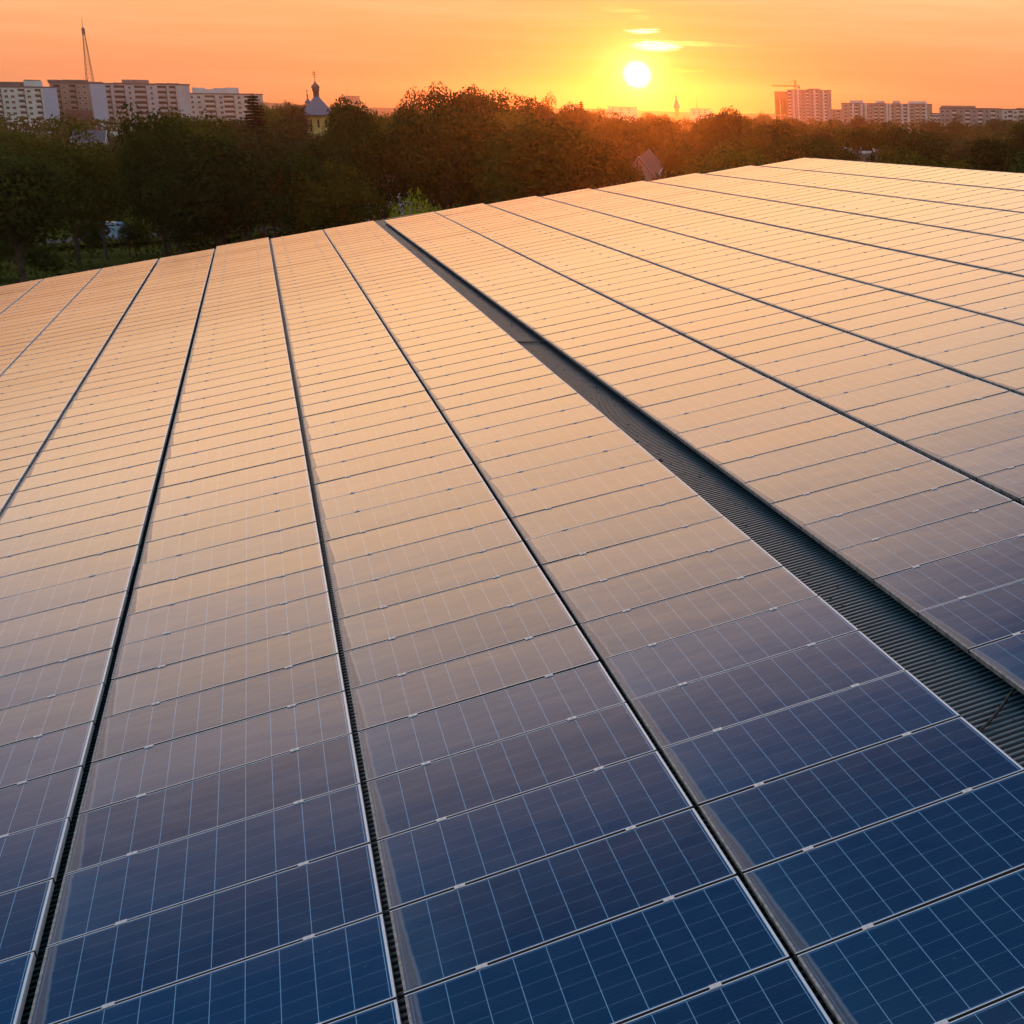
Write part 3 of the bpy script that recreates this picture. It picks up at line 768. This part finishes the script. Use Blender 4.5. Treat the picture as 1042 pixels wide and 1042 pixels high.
# crane
p = under(809, 87, 1505); e = empty('tower_crane', frame_at(p)); tag(e, 'yellow tower crane above the unfinished building with its jib to the left', 'crane')
M_CRANE = mat('crane_yellow', (.6, .38, .05), .5)
zt = at(809, 81, 1505).z; zj = at(809, 87.5, 1505).z
def lattice(mb, A, B, w0, w1, n, r):
    A, B = Vector(A), Vector(B); d = (B-A).normalized(); s = d.orthogonal().normalized(); t = d.cross(s)
    cs = []
    for i in range(n+1):
        f = i/n; c = A.lerp(B, f); w = w0+(w1-w0)*f
        cs.append([c+s*w*a+t*w*b for a, b in ((1,1),(-1,1),(-1,-1),(1,-1))])
    for k in range(4): mb.tube([c[k] for c in cs], r, 4)
    for i in range(n):
        for k in range(4):
            mb.tube([cs[i][k], cs[i+1][(k+1) % 4]], r*.7, 3); mb.tube([cs[i][k], cs[i][(k+1) % 4]], r*.7, 3)
mb = MB(); lattice(mb, (0, 0, 0), (0, 0, zt), .8, .6, 16, .15); mb.build('mast', M_CRANE, e)
mb = MB(); lattice(mb, (4, 0, zj), (-24*1505/F, 0, zj), .55, .4, 14, .14); mb.build('jib', M_CRANE, e)
mb = MB(); mb.tube([(0, 0, zt), (-14*1505/F, 0, zj+.6)], .12, 4); mb.tube([(0, 0, zt), (4, 0, zj+.6)], .12, 4); mb.build('stay', M_STEEL, e)
mb = MB(); mb.box(2.6, 4.6, -1, 1, zj-2.4, zj-.6); mb.build('counterweight', M_CONC, e)
block('apartment_block', 'narrow low block in the gap right of the pink tower', 842, 855, 112, 1560, 14, 5, stripes(3, 2.4), M_CONC, group='apartment blocks on the skyline')
e, wid, h = block('apartment_block', 'long apartment block with white vertical stripes and roof huts at the right', 856, 946, 106, 1420, 14, 8, [(x, 2.6, 'w' if i % 3 == 0 else 'b') for i, x in enumerate((.05,.12,.17,.33,.39,.46,.58,.64,.72,.80,.86,.93))], wallm('tan_render', (.40, .30, .22)), pent=((864,876,102,M_WHITE),(891,898,102.5,M_CREAM),(908,914,102.5,M_CREAM),(924,941,103,M_WHITE)), trim=M_CREAM)
for fx in (.135, .23, .28, .52, .555, .69, .76, .96):
    mb = MB(); mb.box(fx*wid-.8, fx*wid+.8, -1.1, -.3, -1, h+.3); mb.build('pilaster', M_WHITE, e)
block('apartment_block', 'grey brown brick apartment block with a raised left part at the right edge', 956, 1018, 111, 1150, 13, 7, [(.05,2,'w'),(.13,2,'w'),(.24,3,'b'),(.36,2,'w'),(.46,3,'b'),(.57,2,'w'),(.67,3,'b'),(.78,2,'w'),(.88,3,'b'),(.96,1.6,'w')], wallm('grey_brown_brick', (.33, .28, .28)), pent=((957,991,107.5,M_BRN),(991,1016,110,M_ROOFD)))
block('apartment_block', 'reddish apartment block cut off by the right edge of the photo', 1020, 1060, 112, 1120, 13, 7, [(.08,2,'w'),(.2,3,'b'),(.33,2,'w'),(.48,3,'b'),(.62,2,'w'),(.8,3,'b')], M_CREAM, pent=((1034,1060,110,M_BRN),))
for (x0, x1, yt, dep, lab, m_) in ((618, 645, 109, 2300, 'faint hazy block straight below the sun', M_CREAM), (702, 721, 111, 2400, 'faint hazy low building under the thin mast', M_CREAM), (349, 361, 98, 2300, 'faint pink block with roof aerials right of the church dome', M_BRN), (947, 956, 116, 1250, 'small pale building in the gap between two right blocks', M_WHITE), (80, 108, 133.5, 700, 'low white hall at the foot of the left blocks', M_WHITE), (574, 584, 107, 2300, 'tiny hazy pale block on the skyline left of the sun', M_WHITE)):
    block('town_building', lab, x0, x1, yt, dep, 14, 3, stripes(5, 1.8) if dep < 1300 else [(.2, 3, 'w'), (.5, 3, 'w'), (.8, 3, 'w')], m_, cat='building', group='small buildings of the far town')
# aerials / masts
def mast(px, ytop, depth, w, label, name='lattice_mast', r=.12, n=22, ytip=None, cat='mast'):
    e = empty(name, frame_at(under(px, ytop, depth))); tag(e, label, cat)
    z = at(px, ytop, depth).z
    mb = MB(); lattice(mb, (0, 0, 0), (0, 0, z), w, w*.12, n, r); mb.build('tower', M_STEEL2, e)
    mb = MB(); mb.tube([(0, 0, z-1), (0, 0, at(px, ytip or ytop-6, depth).z)], [r*1.3, r*.5], 6); mb.build('antenna', M_STEEL2, e)
    mb = MB(); mb.box(-w*.22, w*.22, -w*.22, w*.22, z-4, z-.5); mb.build('equipment', M_STEEL2, e)
M_STEEL2 = mat('painted_steel', (.22, .12, .09), .6)
mast(84.3, 28, 1010, 3.0, 'tall tapering lattice mast behind the left apartment blocks', ytip=17, r=.13)
mast(709, 104, 2405, .9, 'thin aerial mast on the skyline right of the sun', ytip=97, n=10, r=.22)
mast(353, 95, 2305, .6, 'thin aerial on the pink block right of the church dome', ytip=84, n=8, r=.16)

# church with a bell roof
def church(px, depth, y_drum0, y_drum1, y_dome, y_tip, wpx, label, full=True, name='church_tower'):
    g_ = under(px, y_dome, depth); e = empty(name, frame_at(g_)); tag(e, label, 'church')
    s = depth/F; z0, z1, z2, z3 = [at(px, y, depth).z for y in (y_drum0, y_drum1, y_dome, y_tip)]
    r = wpx*s/2
    if full:
        mb = MB(); mb.lathe([(r*.62, -1), (r*.62, z1-.3), (r*.7, z1-.25), (r*.7, z1)], 8); mb.build('drum', M_YEL, e)
        ws = MB()
        for k in range(8):
            a = 2*PI*(k+.5)/8; T = Matrix.Rotation(a, 4, 'Z')
            ws.box(r*.575-.05, r*.575+.06, -.25, .25, z1-3, z1-1, 0, T)
        ws.build('window', M_WIN, e)
    hh = z2-z1
    prof = [(r*.98, z1), (r, z1+.15), (r*.93, z1+hh*.12), (r*.74, z1+hh*.35), (r*.52, z1+hh*.6), (r*.33, z1+hh*.8), (r*.2, z1+hh*.95), (r*.16, z2)]
    mb = MB(); mb.lathe([(0, z1-.01)]+prof, 8); mb.build('dome', M_ZINC, e)
    H3 = z3-z2; rr = r*.16
    mb = MB(); mb.lathe([(rr*1.05, z2), (rr*1.05, z2+H3*.22), (rr*1.4, z2+H3*.24), (rr*1.2, z2+H3*.3), (rr*1.55, z2+H3*.36), (rr*1.2, z2+H3*.44), (rr*.4, z2+H3*.52), (rr*.22, z2+H3*.6)], 12); mb.build('lantern', M_STEEL2, e, True)
    t = .07*max(1, s*4)
    mb = MB(); mb.tube([(0, 0, z2+H3*.58), (0, 0, z3)], t, 5); zc = z3-H3*.14; L_ = H3*.09
    mb.tube([(-L_, 0, zc), (L_, 0, zc)], t, 5); mb.tube([(-L_*.55, 0, zc+H3*.07), (L_*.55, 0, zc+H3*.07)], t, 5); mb.tube([(-L_*.6, 0, zc-H3*.06), (L_*.6, 0, zc-H3*.1)], t, 5)
    mb.build('cross', M_STEEL2, e)
church(322, 430, 140, 117.5, 98.5, 72, 33, 'yellow church tower with a zinc bell roof and cross')
church(313, 450, 120, 105, 100, 91, 7, 'small cupola with a cross left of the big church dome', name='church_cupola')
church(688, 2000, 125, 110, 100, 94, 7, 'hazy steeple on the skyline right of the sun', name='church_steeple')
# low nave roofs beside the church
p = ground(294, 440); e = empty('church_nave', frame_at(p)); tag(e, 'low church hall with pale metal roof left of the yellow tower', 'church hall')
s = 440/F; zt = at(300, 125, 440).z
mb = MB(); mb.box(0, 20*s, 0, 8, -1, zt-1); mb.build('wall', M_CREAM, e)
mb = MB(); mb.quad(*[Vector(q) for q in ((-.3,-.4,zt-1),(20*s+.3,-.4,zt-1),(20*s+.3,4,zt+1),(-.3,4,zt+1))]); mb.quad(*[Vector(q) for q in ((-.3,4,zt+1),(20*s+.3,4,zt+1),(20*s+.3,8.4,zt-1),(-.3,8.4,zt-1))]); mb.quad(*[Vector(q) for q in ((-.3,-.4,zt-1.1),(-.3,8.4,zt-1.1),(20*s+.3,8.4,zt-1.1),(20*s+.3,-.4,zt-1.1))]); mb.build('roof', M_ZINC, e)

# gabled houses
def house(px, ytop, depth, L, Wd, turn, label, roofm, wallm_, hip=False, rise=2.6, ov=.45):
    p = under(px, ytop, depth); h = at(px, ytop, depth).z; e = empty('house', frame_at(p, turn)); tag(e, label, 'house')
    he = h-rise
    mb = MB(); mb.box(-L/2, L/2, -Wd/2, Wd/2, -1, he)
    a, b = Vector((-L/2, 0, h-.15)), Vector((L/2, 0, h-.15))
    for x, r in ((-L/2, a), (L/2, b)): mb.tri(Vector((x, -Wd/2, he)), Vector((x, Wd/2, he)), r)
    mb.build('wall', wallm_, e)
    mb = MB(); th = .16; sl = rise/(Wd/2)
    for sg in (-1, 1):
        A = [Vector((-L/2-ov, sg*(Wd/2+ov), he-ov*sl)), Vector((L/2+ov, sg*(Wd/2+ov), he-ov*sl)), Vector((L/2+ov, 0, h)), Vector((-L/2-ov, 0, h))]
        n0 = len(mb.v); mb.v += A + [q+Vector((0, 0, th)) for q in A]
        for q in ((0,3,2,1),(4,5,6,7),(0,1,5,4),(1,2,6,5),(2,3,7,6),(3,0,4,7)): mb.f.append(tuple(n0+i for i in q)); mb.m.append(0)
    rf = mb.build('roof', roofm, e)
    if L < 20:
        mb = MB(); mb.box(L*.2, L*.2+.6, .5, 1.1, h-1, h+1); mb.build('chimney', M_RED, rf)
    mb = MB()
    for xx in (-L/2-ov, L/2+ov-.12):
        for sg in (-1, 1):
            A = [Vector((xx, sg*(Wd/2+ov), he-ov*sl+th+.003)), Vector((xx+.12, sg*(Wd/2+ov), he-ov*sl+th+.003)), Vector((xx+.12, 0, h+th+.003)), Vector((xx, 0, h+th+.003))]
            n0 = len(mb.v); mb.v += A + [q+Vector((0, 0, .06)) for q in A]
            for q in ((0,3,2,1),(4,5,6,7),(0,1,5,4),(1,2,6,5),(2,3,7,6),(3,0,4,7)): mb.f.append(tuple(n0+i for i in q)); mb.m.append(0)
    mb.box(-L/2-ov, L/2+ov, -Wd/2-ov-.08, -Wd/2-ov, he-ov*sl-.02, he-ov*sl+.12)
    mb.build('roof_edge_trim', M_WHITE, rf)
    wm = win_mesh(1.1, 1.3)
    for i in range(3):
        o = link(bpy.data.objects.new('window', wm), e); o.location = (-L/2+L*(i+.5)/3, -Wd/2-.002, he-1.6)
    for sg in (-1,1):
        o = link(bpy.data.objects.new('window', wm), e); o.location = (sg*(L/2+.002), 0, he-.9); o.rotation_euler = (0, 0, sg*PI/2)
    return e
house(656, 156.5, 215, 42.0, 3.0, math.radians(105.6), 'brown roofed house with white roof edges below the sun at the roof line', M_TILE, M_BRN, rise=2.1, ov=.2)
house(91, 133, 440, 7, 8, math.radians(25), 'grey purple roofed house between the big dark trees at the left', wallm('slate', (.10, .085, .11)), M_BRN)
house(402, 160, 235, 6, 7, math.radians(-35), 'pale lilac house glimpsed through the trees in the middle', wallm('slate_dark', (.14, .12, .14)), wallm('lilac_render', (.42, .36, .48)))
house(916, 152, 300, 9, 6, math.radians(20), 'small house with a grey ridge roof behind the right part of the roof', wallm('slate_grey', (.28, .26, .27)), M_CONC, rise=1.8)
house(580, 168, 215, 6, 5, math.radians(-20), 'low grey roofed shed among trees left of the brown roofed house', M_CONC, M_BRN, rise=1.4)
# flat roofed building with white parapet
p = ground(857, 290); e = empty('flat_roofed_building', frame_at(p)); tag(e, 'flat roofed building with a white parapet and pole behind the right roof edge', 'building')
s = 290/F; zt = at(868, 156, 290).z
mb = MB(); mb.box(0, 24*s, 0, 6, -1, zt); mb.build('wall', M_CONC, e)
mb = MB(); mb.box(-.2, 24*s+.2, -.2, .1, zt+.002, zt+.35); mb.box(-.2, 24*s+.2, 5.9, 6.2, zt+.002, zt+.35); mb.box(-.2, 1.0, .11, 5.89, zt+.002, zt+.9); mb.build('parapet', M_WHITE, e)
mb = MB(); mb.tube([(20*s, .5, zt), (20*s, .5, at(877, 149, 290).z)], .09, 6); mb.build('pole', M_STEEL, e)

# parked van behind the trees on the left
def van(px, depth, turn, label):
    e = empty('parked_van', frame_at(ground(px, depth, .12), turn)); tag(e, label, 'van')
    M_PAINT = mat('light_blue_paint', (.30, .55, .75), .3); 
    prof = [(-2.4, .35), (-2.4, 1.5), (-2.3, 1.95), (-1.0, 2.05), (.9, 2.0), (1.25, 1.85), (1.75, 1.2), (2.35, 1.05), (2.5, .8), (2.5, .35)]
    mb = MB(); n = len(prof); w = .95
    for y in (-w, w): mb.v += [Vector((x, y*(.93 if z > 1.3 else 1), z)) for x, z in prof]
    mb.f.append(tuple(range(n))); mb.f.append(tuple(range(2*n-1, n-1, -1))); mb.m += [0, 0]
    for i in range(n):
        j = (i+1) % n; mb.f.append((i, i+n, j+n, j)); mb.m.append(0)
    body = mb.build('body', M_PAINT, e)
    mb = MB(); mb.box(-.1, 1.1, -w*.95-.012, -w*.95, 1.25, 1.75); mb.box(-.1, 1.1, w*.95, w*.95+.012, 1.25, 1.75); mb.box(-2.1, -.4, -w*.95-.012, -w*.95, 1.25, 1.75); mb.build('side_window', M_WIN, e)
    mb = MB(); mb.quad(Vector((1.28, -.8, 1.84)), Vector((1.77, -.85, 1.24)), Vector((1.77, .85, 1.24)), Vector((1.28, .8, 1.84))); mb.build('windscreen', M_WIN, e).location = (.015, 0, .015)
    for x in (-1.6, 1.6):
        for y in (-.82, .82):
            mb = MB(); mb.tube([(0, -.11, 0), (0, .11, 0)], .34, 16); wl = mb.build('wheel', M_RUB, e); wl.location = (x, y, .34)
            mb = MB(); mb.tube([(0, -.12, 0), (0, .12, 0)], .2, 12); mb.build('rim', M_STEEL, wl)
    for y in (-.65, .65):
        mb = MB(); mb.box(2.49, 2.53, y-.16, y+.16, .72, .92); mb.build('headlight', M_WHITE, e)
van(112, 188, math.radians(8), 'light blue van parked behind the dark trees at the left')

# ------------------------------------------------------------------ haze
HAZE = .00009
mb = MB(); mb.box(-3200, 2600, -200, 4200, -6, 66)
hz = mb.build('haze', None); hz.data.materials.clear()
m = bpy.data.materials.new('haze'); m.use_nodes = True; t = NT(m.node_tree); t.n.clear()
out = t.new('ShaderNodeOutputMaterial'); pv = t.new('ShaderNodeVolumePrincipled')
pv.inputs['Color'].default_value = (.95, .88, .82, 1); pv.inputs['Density'].default_value = HAZE; pv.inputs['Anisotropy'].default_value = .92
t.l.new(pv.outputs[0], out.inputs['Volume']); hz.data.materials.append(m)
tag(hz, 'thin warm evening haze filling the air over the whole scene', kind='stuff')

# ------------------------------------------------------------------ render
S.render.engine = 'CYCLES'
S.cycles.max_bounces = 4; S.cycles.diffuse_bounces = 2; S.cycles.glossy_bounces = 3; S.cycles.transmission_bounces = 2; S.cycles.volume_bounces = 0
